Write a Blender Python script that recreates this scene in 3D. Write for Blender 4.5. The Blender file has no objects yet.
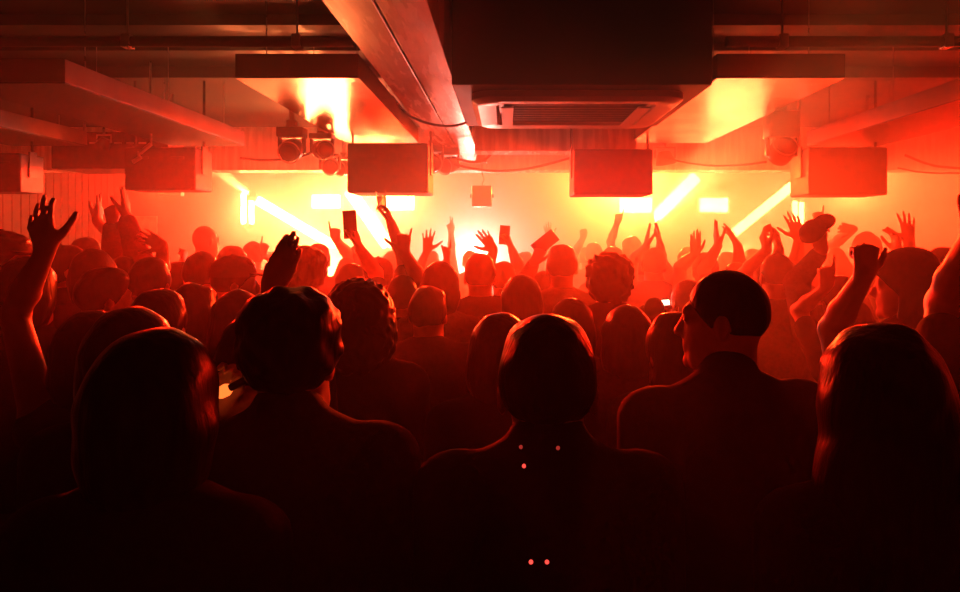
import bpy, bmesh, math, random
import numpy as np
from mathutils import Vector, Matrix

random.seed(7)
rng = np.random.default_rng(7)
scene = bpy.context.scene
COL = scene.collection

# ------------------------------------------------------------------ camera, world, exposure
CAM_Z = 1.9
FPX, PX0, PY0 = 685.0, 506.0, 237.0
cam_data = bpy.data.cameras.new('camera')
cam_data.sensor_width = 36.0
cam_data.lens = FPX * 36.0 / 960.0
cam_data.shift_x = -(PX0 - 480.0) / 960.0
cam_data.shift_y = -(296.0 - PY0) / 960.0
cam_data.clip_start = 0.05
cam = bpy.data.objects.new('camera', cam_data)
cam.location = (0, 0, CAM_Z)
cam.rotation_euler = (math.pi / 2, 0, 0)
COL.objects.link(cam)
scene.camera = cam

world = bpy.data.worlds.new('dark_world')
scene.world = world
world.use_nodes = True
world.node_tree.nodes['Background'].inputs[0].default_value = (0, 0, 0, 1)
world.node_tree.nodes['Background'].inputs[1].default_value = 0.0

vs = scene.view_settings
vs.view_transform = 'Standard'
vs.look = 'None'
vs.gamma = 1.0
vs.use_curve_mapping = False
vs.exposure = 0.45
cy = scene.cycles
cy.use_denoising = True
cy.max_bounces = 6
cy.diffuse_bounces = 1
cy.glossy_bounces = 3
cy.volume_bounces = 0
cy.sample_clamp_indirect = 6.0

AMBER = (1.0, 0.215, 0.056)
RED = (1.0, 0.010, 0.002)
ORANGE = (1.0, 0.03, 0.004)
BLUSH = (1.0, 0.30, 0.22)
PANEL_E = 115.0
BAR_E = 85.0
HAZE_FAR, HAZE_K, HAZE_MID, HAZE_X = 0.34, 1.1, 0.155, 0.1
FILL_W, FILL_T = 2600.0, -.12
CENTRE_W = 150.0
FLOOD_FILL_W = 190.0
CEIL_Z = 3.12
WL, WR, YB, YF = -6.3, 6.7, 11.0, -3.0     # inner faces of the room


def at(x, y, Y):
    return Vector(((x - PX0) * Y / FPX, Y, CAM_Z - (y - PY0) * Y / FPX))


# ------------------------------------------------------------------ object helpers
def tag(o, label=None, cat=None, group=None, kind=None):
    if label: o['label'] = label
    if cat: o['category'] = cat
    if group: o['group'] = group
    if kind: o['kind'] = kind
    return o


def empty(name, loc, label, cat, group=None):
    o = bpy.data.objects.new(name, None)
    o.empty_display_size = 0.1
    o.location = loc
    COL.objects.link(o)
    return tag(o, label, cat, group)


def link_mesh(name, me, mat, parent=None, loc=(0, 0, 0)):
    o = bpy.data.objects.new(name, me)
    if mat is not None: me.materials.append(mat)
    COL.objects.link(o)
    if parent is not None:
        o.parent = parent
    o.location = loc
    return o


def finish(name, bm, mat, parent=None, loc=(0, 0, 0), smooth=None):
    bmesh.ops.recalc_face_normals(bm, faces=bm.faces)
    me = bpy.data.meshes.new(name)
    bm.to_mesh(me)
    bm.free()
    if smooth is not None:
        me.shade_smooth()
        me.set_sharp_from_angle(angle=math.radians(smooth))
    return link_mesh(name, me, mat, parent, loc)


def box(bm, x0, x1, y0, y1, z0, z1, bevel=0.0, M=None, seg=2):
    g = bmesh.ops.create_cube(bm, size=1.0)
    vv = g['verts']
    for v in vv:
        v.co = Vector(((x0 + x1) / 2 + v.co.x * (x1 - x0), (y0 + y1) / 2 + v.co.y * (y1 - y0), (z0 + z1) / 2 + v.co.z * (z1 - z0)))
    if bevel > 0:
        es = list({e for v in vv for e in v.link_edges})
        r = bmesh.ops.bevel(bm, geom=es, offset=bevel, segments=seg, affect='EDGES', profile=0.5)
        vv = list({v for f in r['faces'] for v in f.verts} | {v for v in vv if v.is_valid})
    if M is not None:
        bmesh.ops.transform(bm, matrix=M, verts=vv)
    return vv


def tube(bm, pts, r, n=10, cap=True):
    """A round tube along a list of points; r a number or one radius per point."""
    pts = [Vector(p) for p in pts]
    rs = r if isinstance(r, (list, tuple)) else [r] * len(pts)
    rings = []
    t0 = (pts[1] - pts[0]).normalized()
    up = Vector((0, 0, 1)) if abs(t0.z) < 0.9 else Vector((1, 0, 0))
    u = t0.cross(up).normalized()
    for i, p in enumerate(pts):
        a = pts[max(i - 1, 0)]
        b = pts[min(i + 1, len(pts) - 1)]
        t = (b - a).normalized()
        u = (u - t * u.dot(t)).normalized()
        w = t.cross(u)
        rings.append([bm.verts.new(p + (u * math.cos(2 * math.pi * k / n) + w * math.sin(2 * math.pi * k / n)) * rs[i]) for k in range(n)])
    for a, b in zip(rings, rings[1:]):
        for k in range(n):
            bm.faces.new((a[k], a[(k + 1) % n], b[(k + 1) % n], b[k]))
    if cap:
        bm.faces.new(rings[0])
        bm.faces.new(list(reversed(rings[-1])))
    return [v for ring in rings for v in ring]


def lathe(bm, prof, n=28, M=None):
    """Spin (radius, height) pairs about z."""
    rings = []
    for r, z in prof:
        rings.append([bm.verts.new((max(r, 1e-4) * math.cos(2 * math.pi * k / n), max(r, 1e-4) * math.sin(2 * math.pi * k / n), z)) for k in range(n)])
    for a, b in zip(rings, rings[1:]):
        for k in range(n):
            bm.faces.new((a[k], a[(k + 1) % n], b[(k + 1) % n], b[k]))
    bm.faces.new(rings[0]); bm.faces.new(list(reversed(rings[-1])))
    vv = [v for ring in rings for v in ring]
    if M is not None:
        bmesh.ops.transform(bm, matrix=M, verts=vv)
    return vv


# ------------------------------------------------------------------ materials
def principled(name, col, rough=0.6, metal=0.0, var=0.25, scale=9.0, rvar=0.12, stretch=None, bump=0.0, coat=0.0, spec=0.5):
    m = bpy.data.materials.new(name)
    m.use_nodes = True
    nt = m.node_tree
    b = nt.nodes['Principled BSDF']
    tc = nt.nodes.new('ShaderNodeTexCoord')
    mp = nt.nodes.new('ShaderNodeMapping')
    if stretch: mp.inputs['Scale'].default_value = stretch
    nz = nt.nodes.new('ShaderNodeTexNoise')
    nz.inputs['Scale'].default_value = scale
    nz.inputs['Detail'].default_value = 5.0
    rp = nt.nodes.new('ShaderNodeValToRGB')
    rp.color_ramp.elements[0].position = 0.3
    rp.color_ramp.elements[1].position = 0.7
    rp.color_ramp.elements[0].color = tuple(c * (1 - var) for c in col) + (1,)
    rp.color_ramp.elements[1].color = tuple(min(1, c * (1 + var)) for c in col) + (1,)
    mr = nt.nodes.new('ShaderNodeMapRange')
    mr.inputs['To Min'].default_value = max(0.02, rough - rvar)
    mr.inputs['To Max'].default_value = min(1.0, rough + rvar)
    L = nt.links.new
    L(tc.outputs['Object'], mp.inputs['Vector'])
    L(mp.outputs['Vector'], nz.inputs['Vector'])
    L(nz.outputs['Fac'], rp.inputs['Fac'])
    L(rp.outputs['Color'], b.inputs['Base Color'])
    L(nz.outputs['Fac'], mr.inputs['Value'])
    L(mr.outputs['Result'], b.inputs['Roughness'])
    b.inputs['Metallic'].default_value = metal
    b.inputs['Specular IOR Level'].default_value = spec
    if coat: b.inputs['Coat Weight'].default_value = coat
    if bump:
        bp = nt.nodes.new('ShaderNodeBump')
        bp.inputs['Strength'].default_value = bump
        bp.inputs['Distance'].default_value = 0.01
        L(nz.outputs['Fac'], bp.inputs['Height'])
        L(bp.outputs['Normal'], b.inputs['Normal'])
    return m


def emitter(name, col, strength):
    m = bpy.data.materials.new(name)
    m.use_nodes = True
    nt = m.node_tree
    nt.nodes.clear()
    e = nt.nodes.new('ShaderNodeEmission')
    e.inputs[0].default_value = tuple(col) + (1,)
    e.inputs[1].default_value = strength
    o = nt.nodes.new('ShaderNodeOutputMaterial')
    nt.links.new(e.outputs[0], o.inputs['Surface'])
    return m


M_floor = principled('dark_vinyl', (0.03, 0.028, 0.028), 0.45)
M_ceil = principled('black_ceiling_paint', (0.032, 0.028, 0.028), 0.55, scale=4, var=.35)
M_wall = principled('dark_wall_paint', (0.07, 0.062, 0.06), 0.75, scale=3)
M_flute = principled('fluted_wall', (0.02, 0.017, 0.017), 0.7, scale=3)
M_beam = principled('sealed_plywood', (0.84, 0.76, 0.7), 0.26, scale=2.2, stretch=(9, 1.2, 1), var=.22, rvar=.14, bump=.05)
M_flank = principled('painted_duct_side', (.3, .28, .26), 0.4, scale=3)
M_dark = principled('matt_black_board', (0.035, 0.032, 0.032), 0.6, scale=5)
M_duct = principled('brushed_duct_metal', (.8, .76, .68), 0.22, metal=0.97, scale=2.6, var=.35, rvar=.13, bump=.25)
M_spk = principled('black_speaker_paint', (0.03, 0.03, 0.03), 0.5, scale=40, bump=.2)
M_grille = principled('speaker_mesh', (0.02, 0.02, 0.02), 0.45, metal=.5, scale=160, var=.8, bump=.5)
M_fix = principled('black_fixture_plastic', (0.04, 0.04, 0.042), 0.38, scale=14)
M_lens = principled('dark_lens_glass', (0.05, 0.05, 0.05), 0.08, scale=3)
M_metal = principled('grey_steel', (0.4, 0.4, 0.4), 0.3, metal=.9, scale=12)
M_white = principled('white_plastic', (0.6, 0.58, 0.55), 0.35, scale=6, var=.06)
M_cable = principled('black_rubber', (0.02, 0.02, 0.02), 0.5, scale=20)
M_skins = [principled('skin_%s' % n, c, 0.5, spec=.35, scale=30, var=.08) for n, c in
           (('pale', (.62, .40, .31)), ('tan', (.46, .28, .19)), ('brown', (.24, .13, .085)))]
M_hairs = [principled('hair_%s' % n, c, 0.34, spec=.06, scale=60, stretch=(1, 1, .15), var=.4, bump=.35) for n, c in
           (('black', (.012, .010, .009)), ('brown', (.045, .026, .016)), ('fair', (.20, .13, .07)))]
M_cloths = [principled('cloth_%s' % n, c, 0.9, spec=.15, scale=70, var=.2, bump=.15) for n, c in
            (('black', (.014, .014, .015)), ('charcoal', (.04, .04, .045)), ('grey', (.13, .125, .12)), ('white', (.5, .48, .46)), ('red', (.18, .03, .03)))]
M_denim = principled('dark_denim', (.03, .035, .055), 0.85, scale=80)
M_phone = principled('phone_case', (.02, .02, .022), 0.25, scale=5)
M_amber_panel = [emitter('amber_panel_light', AMBER, PANEL_E * k) for k in (2.0, 1.45)]
M_amber_bar = [emitter('amber_bar_light', AMBER, BAR_E * k) for k in (2.0, 1.45)]


def haze_material():
    m = bpy.data.materials.new('club_haze')
    m.use_nodes = True
    nt = m.node_tree
    nt.nodes.clear()
    L = nt.links.new
    tc = nt.nodes.new('ShaderNodeTexCoord')
    sp = nt.nodes.new('ShaderNodeSeparateXYZ')

    def math_node(op, a, b):
        n = nt.nodes.new('ShaderNodeMath')
        n.operation = op
        for i, v in enumerate((a, b)):
            if isinstance(v, (int, float)): n.inputs[i].default_value = v
            elif v is not None: L(v, n.inputs[i])
        return n.outputs[0]
    L(tc.outputs['Object'], sp.inputs[0])
    y = math_node('MINIMUM', math_node('SUBTRACT', sp.outputs['Y'], 9.0), 0.6)
    e = math_node('POWER', math.e, math_node('MULTIPLY', y, HAZE_K))     # smoke thins with distance from the stage
    sc = nt.nodes.new('ShaderNodeVolumeScatter')
    sc.inputs['Color'].default_value = (1, 1, 1, 1)
    sc.inputs['Anisotropy'].default_value = 0.55
    mr = nt.nodes.new('ShaderNodeMapRange')
    mr.interpolation_type = 'SMOOTHSTEP'
    mr.inputs['From Min'].default_value = 0.6
    mr.inputs['From Max'].default_value = 4.9
    mr.inputs['To Min'].default_value = 0.009
    mr.inputs['To Max'].default_value = HAZE_MID
    L(sp.outputs['Y'], mr.inputs['Value'])
    side = nt.nodes.new('ShaderNodeMapRange')                            # the stage cloud is as wide as the stage
    side.interpolation_type = 'SMOOTHSTEP'
    for k, v in (('From Min', 3.3), ('From Max', 5.0), ('To Min', 1.0), ('To Max', 0.05)): side.inputs[k].default_value = v
    L(math_node('ABSOLUTE', math_node('SUBTRACT', sp.outputs['X'], HAZE_X), None), side.inputs['Value'])
    skew = nt.nodes.new('ShaderNodeMapRange')                           # density skewed to darken one side of the room and brighten the other
    for k, v in (('From Min', -2.9), ('From Max', 3.0), ('To Min', 0.05), ('To Max', 1.45)): skew.inputs[k].default_value = v
    L(sp.outputs['X'], skew.inputs['Value'])
    cloud = math_node('MULTIPLY', math_node('MULTIPLY', e, HAZE_FAR), side.outputs[0])
    thin = math_node('MULTIPLY', mr.outputs[0], skew.outputs[0])
    L(math_node('ADD', cloud, thin), sc.inputs['Density'])
    o = nt.nodes.new('ShaderNodeOutputMaterial')
    L(sc.outputs[0], o.inputs['Volume'])
    return m


# ------------------------------------------------------------------ the room
def struct(name, bm, mat, smooth=None):
    return tag(finish(name, bm, mat, smooth=smooth), kind='structure')


def slab(name, mat, *b):
    bm = bmesh.new(); box(bm, *b); return struct(name, bm, mat)


slab('floor', M_floor, WL - .2, WR + .2, YF - .2, YB + .2, -.2, 0)
slab('ceiling', M_ceil, WL - .2, WR + .2, YF - .2, YB + .2, CEIL_Z, CEIL_Z + .2)
slab('wall_back', M_wall, WL - .2, WR + .2, YB, YB + .2, 0, CEIL_Z)
slab('wall_front', M_dark, WL - .2, WR + .2, YF - .2, YF, 0, CEIL_Z)
slab('wall_right', M_wall, WR, WR + .2, YF, YB, 0, CEIL_Z)
bm = bmesh.new()
box(bm, WL - .2, WL, YF, YB, 0, CEIL_Z)
for i in range(46):                                   # shallow vertical battens on the side wall
    y = YB - .12 - i * .16
    box(bm, WL - .002, WL + .012, y - .073, y + .073, 0, CEIL_Z)
struct('wall_left', bm, M_flute)
bm = bmesh.new()
for z0, z1 in ((0, .12),):
    box(bm, WL, WR, YB - .02, YB, z0, z1)
struct('baseboard_back', bm, M_dark)
# stage platform
slab('stage_floor', M_dark, -4.6, 5.0, 9.3, YB, 0, .3)
# door in the back wall beside the corner
bm = bmesh.new()
a, b = at(130, 216, YB), at(142, 216, YB)
box(bm, a.x, b.x + .25, YB - .03, YB + .01, 0, a.z)
struct('door_1', bm, principled('pale_door_paint', (.7, .6, .45), .5))

# the long central beam of two plywood planks, running towards the stage
bm = bmesh.new()
box(bm, -.625, -.451, .4, 7.3, 2.70, CEIL_Z, .004)
box(bm, -.443, -.268, .4, 7.3, 2.70, CEIL_Z, .004)
struct('trim_1', bm, M_beam)
# two downstand beams running across the room
slab('trim_2', M_beam, -.24, 1.0, 5.25, 5.5, 2.56, CEIL_Z)
slab('trim_3', M_beam, WL, WR, 7.6, 7.9, 2.64, CEIL_Z)
slab('trim_4', M_ceil, WL, WR, 2.15, 2.75, 2.98, CEIL_Z)
slab('trim_5', M_beam, WL, WR, 9.6, 9.8, 2.86, CEIL_Z)
# rough-edged board strips crossing the dark ceiling
for k, (y, h) in enumerate(((3.75, .06), (4.3, .05), (4.9, .08))):
    for x0, x1 in ((WL, -.63), (.96, WR)):
        bm = bmesh.new(); box(bm, x0, x1, y, y + .1, CEIL_Z - h, CEIL_Z)
        struct('trim_%d' % (6 + k * 2 + (x0 > 0)), bm, M_ceil)


# ------------------------------------------------------------------ ceiling fittings
# dark bulkhead with the air conditioner cassette under it
t = empty('air_conditioner', (.35, 3.6, 2.6), 'dark boxed air conditioner with pale rounded vent frame, in the middle of the ceiling', 'air conditioner')
bm = bmesh.new(); box(bm, -.6, .6, -.45, .72, 0, CEIL_Z - 2.6, .006)
finish('housing', bm, M_dark, t)


def rrect(w, d, r, n=7):
    out = []
    for cx, cy_, a0 in ((w - r, d - r, 0), (-w + r, d - r, 90), (-w + r, -d + r, 180), (w - r, -d + r, 270)):
        for k in range(n + 1):
            a = math.radians(a0 + 90 * k / n)
            out.append((cx + r * math.cos(a), cy_ + r * math.sin(a)))
    return out


def ring_frame(bm, loops, cy0=0.0):
    """Bridge successive closed outlines given as (points, z)."""
    rr = [[bm.verts.new((x, y + cy0, z)) for x, y in pts] for pts, z in loops]
    n = len(rr[0])
    for a, b in zip(rr, rr[1:]):
        for k in range(n):
            bm.faces.new((a[k], a[(k + 1) % n], b[(k + 1) % n], b[k]))


bm = bmesh.new()
ring_frame(bm, [(rrect(.52, .44, .12), 0), (rrect(.52, .44, .12), -.03), (rrect(.49, .41, .11), -.05), (rrect(.40, .32, .05), -.045), (rrect(.38, .30, .04), .0)], .1)
finish('vent_frame', bm, M_white, t, smooth=35)
bm = bmesh.new()
box(bm, -.385, .385, -.205, .405, -.012, 0)
for k in range(9):
    y = -.18 + k * .07
    box(bm, -.36, .36, y, y + .012, -.03, -.012)
finish('grille', bm, M_fix, t)
for sx in (-1, 1):
    bm = bmesh.new(); box(bm, sx * .345 - .03, sx * .345 + .03, -.18, .38, -.036, -.028, M=Matrix.Rotation(sx * .06, 4, 'Y'))
    finish('louvre', bm, M_white, t)

# long box ducts with shiny undersides, in line with the room
ducts = [(-1.266, -.69, 'nearest the plywood beam, shiny underside glowing yellow with dark patches'),
         (-2.63, -2.06, 'with a broad red-lit flank, second out from the plywood beam'),
         (-3.9, -3.3, 'dim one with a thin bright lower edge beyond the red-flanked duct'),
         (.985, 1.585, 'beside the air conditioner, shiny underside glowing bright yellow'),
         (2.37, 2.94, 'with two small orange gleams on its flank, above the hanging speaker'),
         (3.62, 4.2, 'outermost one over the orange wall, dim red')]
for i, (x0, x1, d) in enumerate(ducts):
    z0 = 2.645 if i in (0, 3) else 2.62
    o = empty('ceiling_duct', ((x0 + x1) / 2, 3.2, z0), 'long metal ceiling duct ' + d if i in (2, 5) else 'metal ceiling duct ' + d, 'duct', 'long box ducts under the ceiling')
    w = (x1 - x0) / 2
    bm = bmesh.new(); box(bm, -w, w, 0, 2.2, 0.004, .112, .003)
    finish('duct_body', bm, M_dark if i in (0, 3) else M_flank, o)
    bm = bmesh.new(); box(bm, -w, w, 0, 2.2, -.003, .004, .002)
    finish('underside_panel', bm, M_duct if i in (0, 3) else M_ceil, o)
    for k, y in enumerate((.25, 1.1, 1.95)):
        for s in (-1, 1):
            bm = bmesh.new(); tube(bm, [(s * (w - .06), y, .11), (s * (w - .06), y, CEIL_Z - z0)], .003, 6)
            finish('hanger_rod', bm, M_metal, o)

# lighting rails across the room
for x0, x1, d in ((-4.2, -.68, 'over the dim red ducts'), (.98, 4.4, 'past the air conditioner')):
    o = empty('lighting_rail', ((x0 + x1) / 2, 3.05, 2.77), 'thin black lighting rail hung across the ceiling ' + d, 'rail', 'lighting rails')
    h = (x1 - x0) / 2
    bm = bmesh.new(); tube(bm, [(-h, 0, 0), (h, 0, 0)], .024, 12)
    finish('pipe', bm, M_fix, o, smooth=40)
    for k in range(5):
        x = -h + .25 + k * (2 * h - .5) / 4
        bm = bmesh.new(); box(bm, x - .02, x + .02, -.028, .028, -.03, .03, .005); tube(bm, [(x, 0, .02), (x, 0, CEIL_Z - 2.77)], .005, 8)
        finish('clamp', bm, M_metal, o)


def speaker(x0, x1, ytop, ybot, Y, depth, label, rot=0.0):
    a, b = at(x0, ytop, Y), at(x1, ybot, Y)
    w, h = (b.x - a.x) / 2, a.z - b.z
    o = empty('hanging_speaker', ((a.x + b.x) / 2, Y, b.z), label, 'speaker', 'speakers hung from the ceiling')
    o.rotation_euler.z = rot
    bm = bmesh.new(); box(bm, -w, w, 0, depth, 0, h, .012)
    finish('cabinet', bm, M_spk, o)
    bm = bmesh.new(); box(bm, -w + .03, w - .03, depth, depth + .015, .03, h - .03, .006)
    finish('grille', bm, M_grille, o)
    for k in (.3, .7):
        bm = bmesh.new(); lathe(bm, [(.0, 0), (.1, .0), (.1, .01), (.085, .012), (.05, .004), (.02, .012), (0, .012)], M=Matrix.Translation((-w + 2 * w * k, depth + .013, h / 2)) @ Matrix.Rotation(-math.pi / 2, 4, 'X'))
        finish('driver_cone', bm, M_fix, o)
    for s in (-1, 1):
        bm = bmesh.new()
        box(bm, s * (w + .004) - .006, s * (w + .004) + .006, depth * .35, depth * .65, h * .4, h + .02)
        tube(bm, [(s * w, depth * .5, h), (s * w, depth * .5, CEIL_Z - b.z)], .01, 8)
        finish('bracket', bm, M_fix, o)
    for s in (-.5, .5):
        bm = bmesh.new(); box(bm, s * w - .05, s * w + .05, -.006, .004, h * .72, h * .78, .002)
        finish('handle_recess', bm, M_fix, o)
    return o


speaker(347, 428, 143, 193, 5.0, .38, 'large boxy red speaker hanging beside the end of the plywood beam')
speaker(574, 653, 149, 194.5, 5.0, .38, 'large boxy orange speaker hanging in front of the cross beam')
speaker(124, 195, 147, 190, 5.0, .3, 'boxy dark red speaker whose near side glows orange, hanging by the orange wall')
speaker(809, 888, 147, 195, 5.0, .34, 'boxy orange speaker hanging near the end wall on the far side from the plywood beam')
speaker(-48, 20, 153, 192, 5.0, .26, 'nearly black boxy speaker hanging by the fluted side wall')


def moving_head(x, y, r_px, Y, label, tilt=0.3, pan=0.0, top_px=None, big=True):
    c = at(x, y, Y)
    r = r_px * Y / FPX
    o = empty('moving_head_light', (c.x, Y, c.z), label, 'stage light', 'moving head lights')
    top = r * 1.75 if top_px is None else (y - top_px) * Y / FPX
    bm = bmesh.new(); box(bm, -r * 1.15, r * 1.15, -r * .8, r * .8, r * 1.05, max(top, r * 1.3), r * .12)
    base = finish('base', bm, M_fix, o, smooth=30)
    bm = bmesh.new(); tube(bm, [(0, 0, r * 1.2), (0, 0, CEIL_Z - c.z)], .018, 8); box(bm, -.03, .03, -.03, .03, top - .01, top + .05, .004)
    finish('clamp', bm, M_metal, o)
    for s in (-1, 1):
        bm = bmesh.new(); box(bm, s * r * 1.05 - r * .12, s * r * 1.05 + r * .12, -r * .3, r * .3, -r * .35, r * 1.2, r * .08)
        finish('yoke_arm', bm, M_fix, o, smooth=30)
    R = Matrix.Rotation(pan, 4, 'Z') @ Matrix.Rotation(math.pi / 2 + tilt, 4, 'X')
    bm = bmesh.new()
    lathe(bm, [(0, -r * 1.0), (r * .55, -r * .95), (r * .88, -r * .6), (r * .95, 0), (r * .9, r * .7), (r * .82, r * .95), (r * .7, r * .95), (0, r * .9)], 28, R)
    head = finish('head', bm, M_fix, o, smooth=40)
    bm = bmesh.new(); lathe(bm, [(0, r * .9), (r * .68, r * .9), (r * .62, r * .99), (r * .3, r * 1.06), (0, r * 1.08)], 24, R)
    finish('lens', bm, M_lens, head, smooth=50)
    bm = bmesh.new(); ring = [R @ Vector((r * .93 * math.cos(a), r * .93 * math.sin(a), r * .95)) for a in [math.pi * 2 * k / 24 for k in range(25)]]
    tube(bm, ring, r * .06, 6, cap=False)
    finish('bezel_ring', bm, M_metal, head, smooth=60)
    return o


moving_head(292, 150, 11.5, 4.6, 'round moving head light with a bright upper rim, first one under the ceiling duct', .35, 0, 128)
moving_head(322, 150, 10, 4.9, 'moving head light half turned, touching the larger bright-rimmed one', .1, .6, 134)
moving_head(330, 166, 9, 5.9, 'small orange moving head light tucked below the turned one', .2, .3, 158)
moving_head(344, 168, 8, 6.1, 'small orange moving head light half behind the red hanging speaker', .2, -.4, 158)
moving_head(432, 163, 10, 6.0, 'moving head light peeping out behind the red hanging speaker', .15, .2, 146)
moving_head(449, 165, 9, 6.1, 'moving head light at the cable loop by the plywood beam', .25, -.5, 148)
moving_head(781, 152, 13, 4.6, 'tall orange moving head light with a thin bright arc, by the yellow duct', -.5, 0, 112)
moving_head(868, 160, 9, 5.9, 'moving head light poking out past the orange speaker', .3, .9, 148)


def par_can(x, y, w_px, h_px, Y, label, tilt):
    c = at(x, y, Y)
    r, h = w_px * .5 * Y / FPX, h_px * Y / FPX
    o = empty('par_light', (c.x, Y, c.z), label, 'stage light', 'small stage lights')
    R = Matrix.Rotation(tilt, 4, 'Y')
    bm = bmesh.new(); lathe(bm, [(0, h * .5), (r * .55, h * .5), (r * .7, h * .3), (r, -h * .4), (r, -h * .5), (r * .9, -h * .5), (r * .85, -h * .3), (0, -h * .28)], 22, R)
    finish('can', bm, M_fix, o, smooth=35)
    bm = bmesh.new(); lathe(bm, [(0, -h * .3), (r * .84, -h * .3), (r * .84, -h * .34), (0, -h * .38)], 20, R)
    finish('lens', bm, M_lens, o)
    bm = bmesh.new()
    tube(bm, [(-r, 0, 0), (-r, 0, h * .8), (r, 0, h * .8), (r, 0, 0)], .008, 6)
    tube(bm, [(0, 0, h * .8), (0, 0, CEIL_Z - c.z)], .01, 6)
    finish('yoke', bm, M_metal, o)
    return o


par_can(665, 158, 20, 13, 6.0, 'small stubby stage light below the yellow duct beside the orange speaker', -.15)
par_can(481, 157, 12, 12, 6.6, 'little cone shaped stage light at the end of the plywood beam', 0)
par_can(104, 143, 14, 10, 5.4, 'small dark stage light between the red flanked duct and the dark speaker', .5)

# square fixture on a hook under the beam end
c = at(482, 186, 6.9)
o = empty('hanging_fixture', (c.x, 6.9, c.z), 'small square stage light hanging on a wire under the end of the plywood beam', 'stage light')
bm = bmesh.new(); box(bm, -.1, .1, -.08, .08, -.21, 0, .012); finish('case', bm, M_fix, o, smooth=30)
bm = bmesh.new()
for s in (-1, 1): lathe(bm, [(0, 0), (.018, 0), (.018, .02), (0, .02)], 12, Matrix.Translation((s * .1, 0, -.1)) @ Matrix.Rotation(s * math.pi / 2, 4, 'Y'))
finish('side_knob', bm, M_fix, o)
bm = bmesh.new()
pts = [(0, 0, -.01), (.004, 0, .03), (.016, 0, .05), (.02, 0, .075), (.008, 0, .1), (0, 0, .13), (0, 0, CEIL_Z - c.z)]
tube(bm, pts, .006, 6); finish('hook', bm, M_metal, o)
bm = bmesh.new(); box(bm, -.085, .085, .078, .092, -.19, -.03, .004); finish('lens_plate', bm, M_lens, o)

# clip lamp with shiny tubes by the dark red speaker
c = at(136, 150, 4.75)
o = empty('clip_lamp', c, 'thin chrome clip lamp with angled bright arms over the dark red speaker', 'lamp')
bm = bmesh.new(); tube(bm, [at(133, 162, 4.75) - c, at(141, 157, 4.75) - c], .014, 10); finish('lower_arm', bm, M_metal, o, smooth=40)
bm = bmesh.new(); tube(bm, [at(140, 153, 4.75) - c, at(151, 144, 4.75) - c], .014, 10); finish('upper_arm', bm, M_metal, o, smooth=40)
bm = bmesh.new(); tube(bm, [at(139, 158, 4.75) - c, at(139, 152, 4.75) - c, at(143, 152, 4.75) - c], .01, 8); finish('joint', bm, M_metal, o, smooth=40)
bm = bmesh.new(); tube(bm, [at(151, 144, 4.75) - c, at(151, 120, 4.75) - c, Vector((.1, 0, CEIL_Z - c.z))], .008, 8); finish('stem', bm, M_metal, o)

# low dark bar of fittings between the two dark speakers
o = empty('equipment_rack', (-3.1, 5.6, 2.46), 'low dark box of equipment with small glints between the two dark speakers', 'equipment')
bm = bmesh.new(); box(bm, -.62, .34, 0, .5, 0, .3, .01); finish('case', bm, M_fix, o)
for k in range(7):
    bm = bmesh.new(); box(bm, -.5 + k * .1, -.44 + k * .1, -.012, .002, .2, .215, .003); finish('front_button', bm, M_metal, o)
for s in (-.5, .25):
    bm = bmesh.new(); tube(bm, [(s, .25, .3), (s, .25, CEIL_Z - 2.46)], .012, 8); finish('hanger_rod', bm, M_metal, o)


def cable(pts, label, r=.008):
    P = [at(*p) for p in pts]
    o_ = P[0].copy()
    # smooth through the points
    out = []
    for i in range(len(P) - 1):
        p0, p1, p2, p3 = P[max(i - 1, 0)], P[i], P[i + 1], P[min(i + 2, len(P) - 1)]
        for k in range(6):
            t_ = k / 6
            out.append(.5 * ((2 * p1) + (p2 - p0) * t_ + (2 * p0 - 5 * p1 + 4 * p2 - p3) * t_ ** 2 + (3 * p1 - p0 - 3 * p2 + p3) * t_ ** 3) - o_)
    out.append(P[-1] - o_)
    bm = bmesh.new(); tube(bm, out, r, 7)
    return tag(finish('cable', bm, M_cable, None, o_, smooth=60), label, 'cable', 'loose ceiling cables')


cable([(392, 96, 4.3), (405, 112, 4.3), (424, 122, 4.25), (445, 126, 4.2), (462, 124, 4.2), (472, 117, 4.2), (476, 95, 4.2)], 'thin black cable looped under the middle of the plywood beam')
cable([(452, 157, 6.0), (462, 160, 6.0), (474, 162, 6.0), (484, 160, 6.0), (492, 152, 6.0), (498, 134, 6.0)], 'black cable loop at the stage end of the plywood beam', .012)
cable([(454, 164, 6.0), (470, 168, 6.0), (495, 171, 6.0), (525, 169, 6.0), (552, 163, 6.0), (580, 155, 6.0)], 'long sagging cable from the beam end to the orange speaker', .011)
cable([(240, 158, 5.2), (262, 160, 5.2), (285, 159, 5.1), (303, 156, 5.0), (313, 151, 4.92), (320, 143, 4.9)], 'sagging cable running behind the bright rimmed moving head light', .009)
cable([(664, 158, 5.9), (688, 163, 5.7), (712, 165.5, 5.5), (740, 165, 5.2), (766, 162, 4.9)], 'thin cable sagging from the stubby stage light to the tall orange one', .008)
cable([(905, 155, 5.6), (925, 163, 5.6), (945, 167, 5.6), (975, 165, 5.6), (990, 130, 5.6)], 'upper of two cables sagging beyond the orange speaker', .01)
cable([(898, 168, 5.8), (920, 172, 5.8), (945, 173, 5.8), (975, 169, 5.8), (990, 132, 5.8)], 'lower of two cables sagging beyond the orange speaker', .008)


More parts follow.
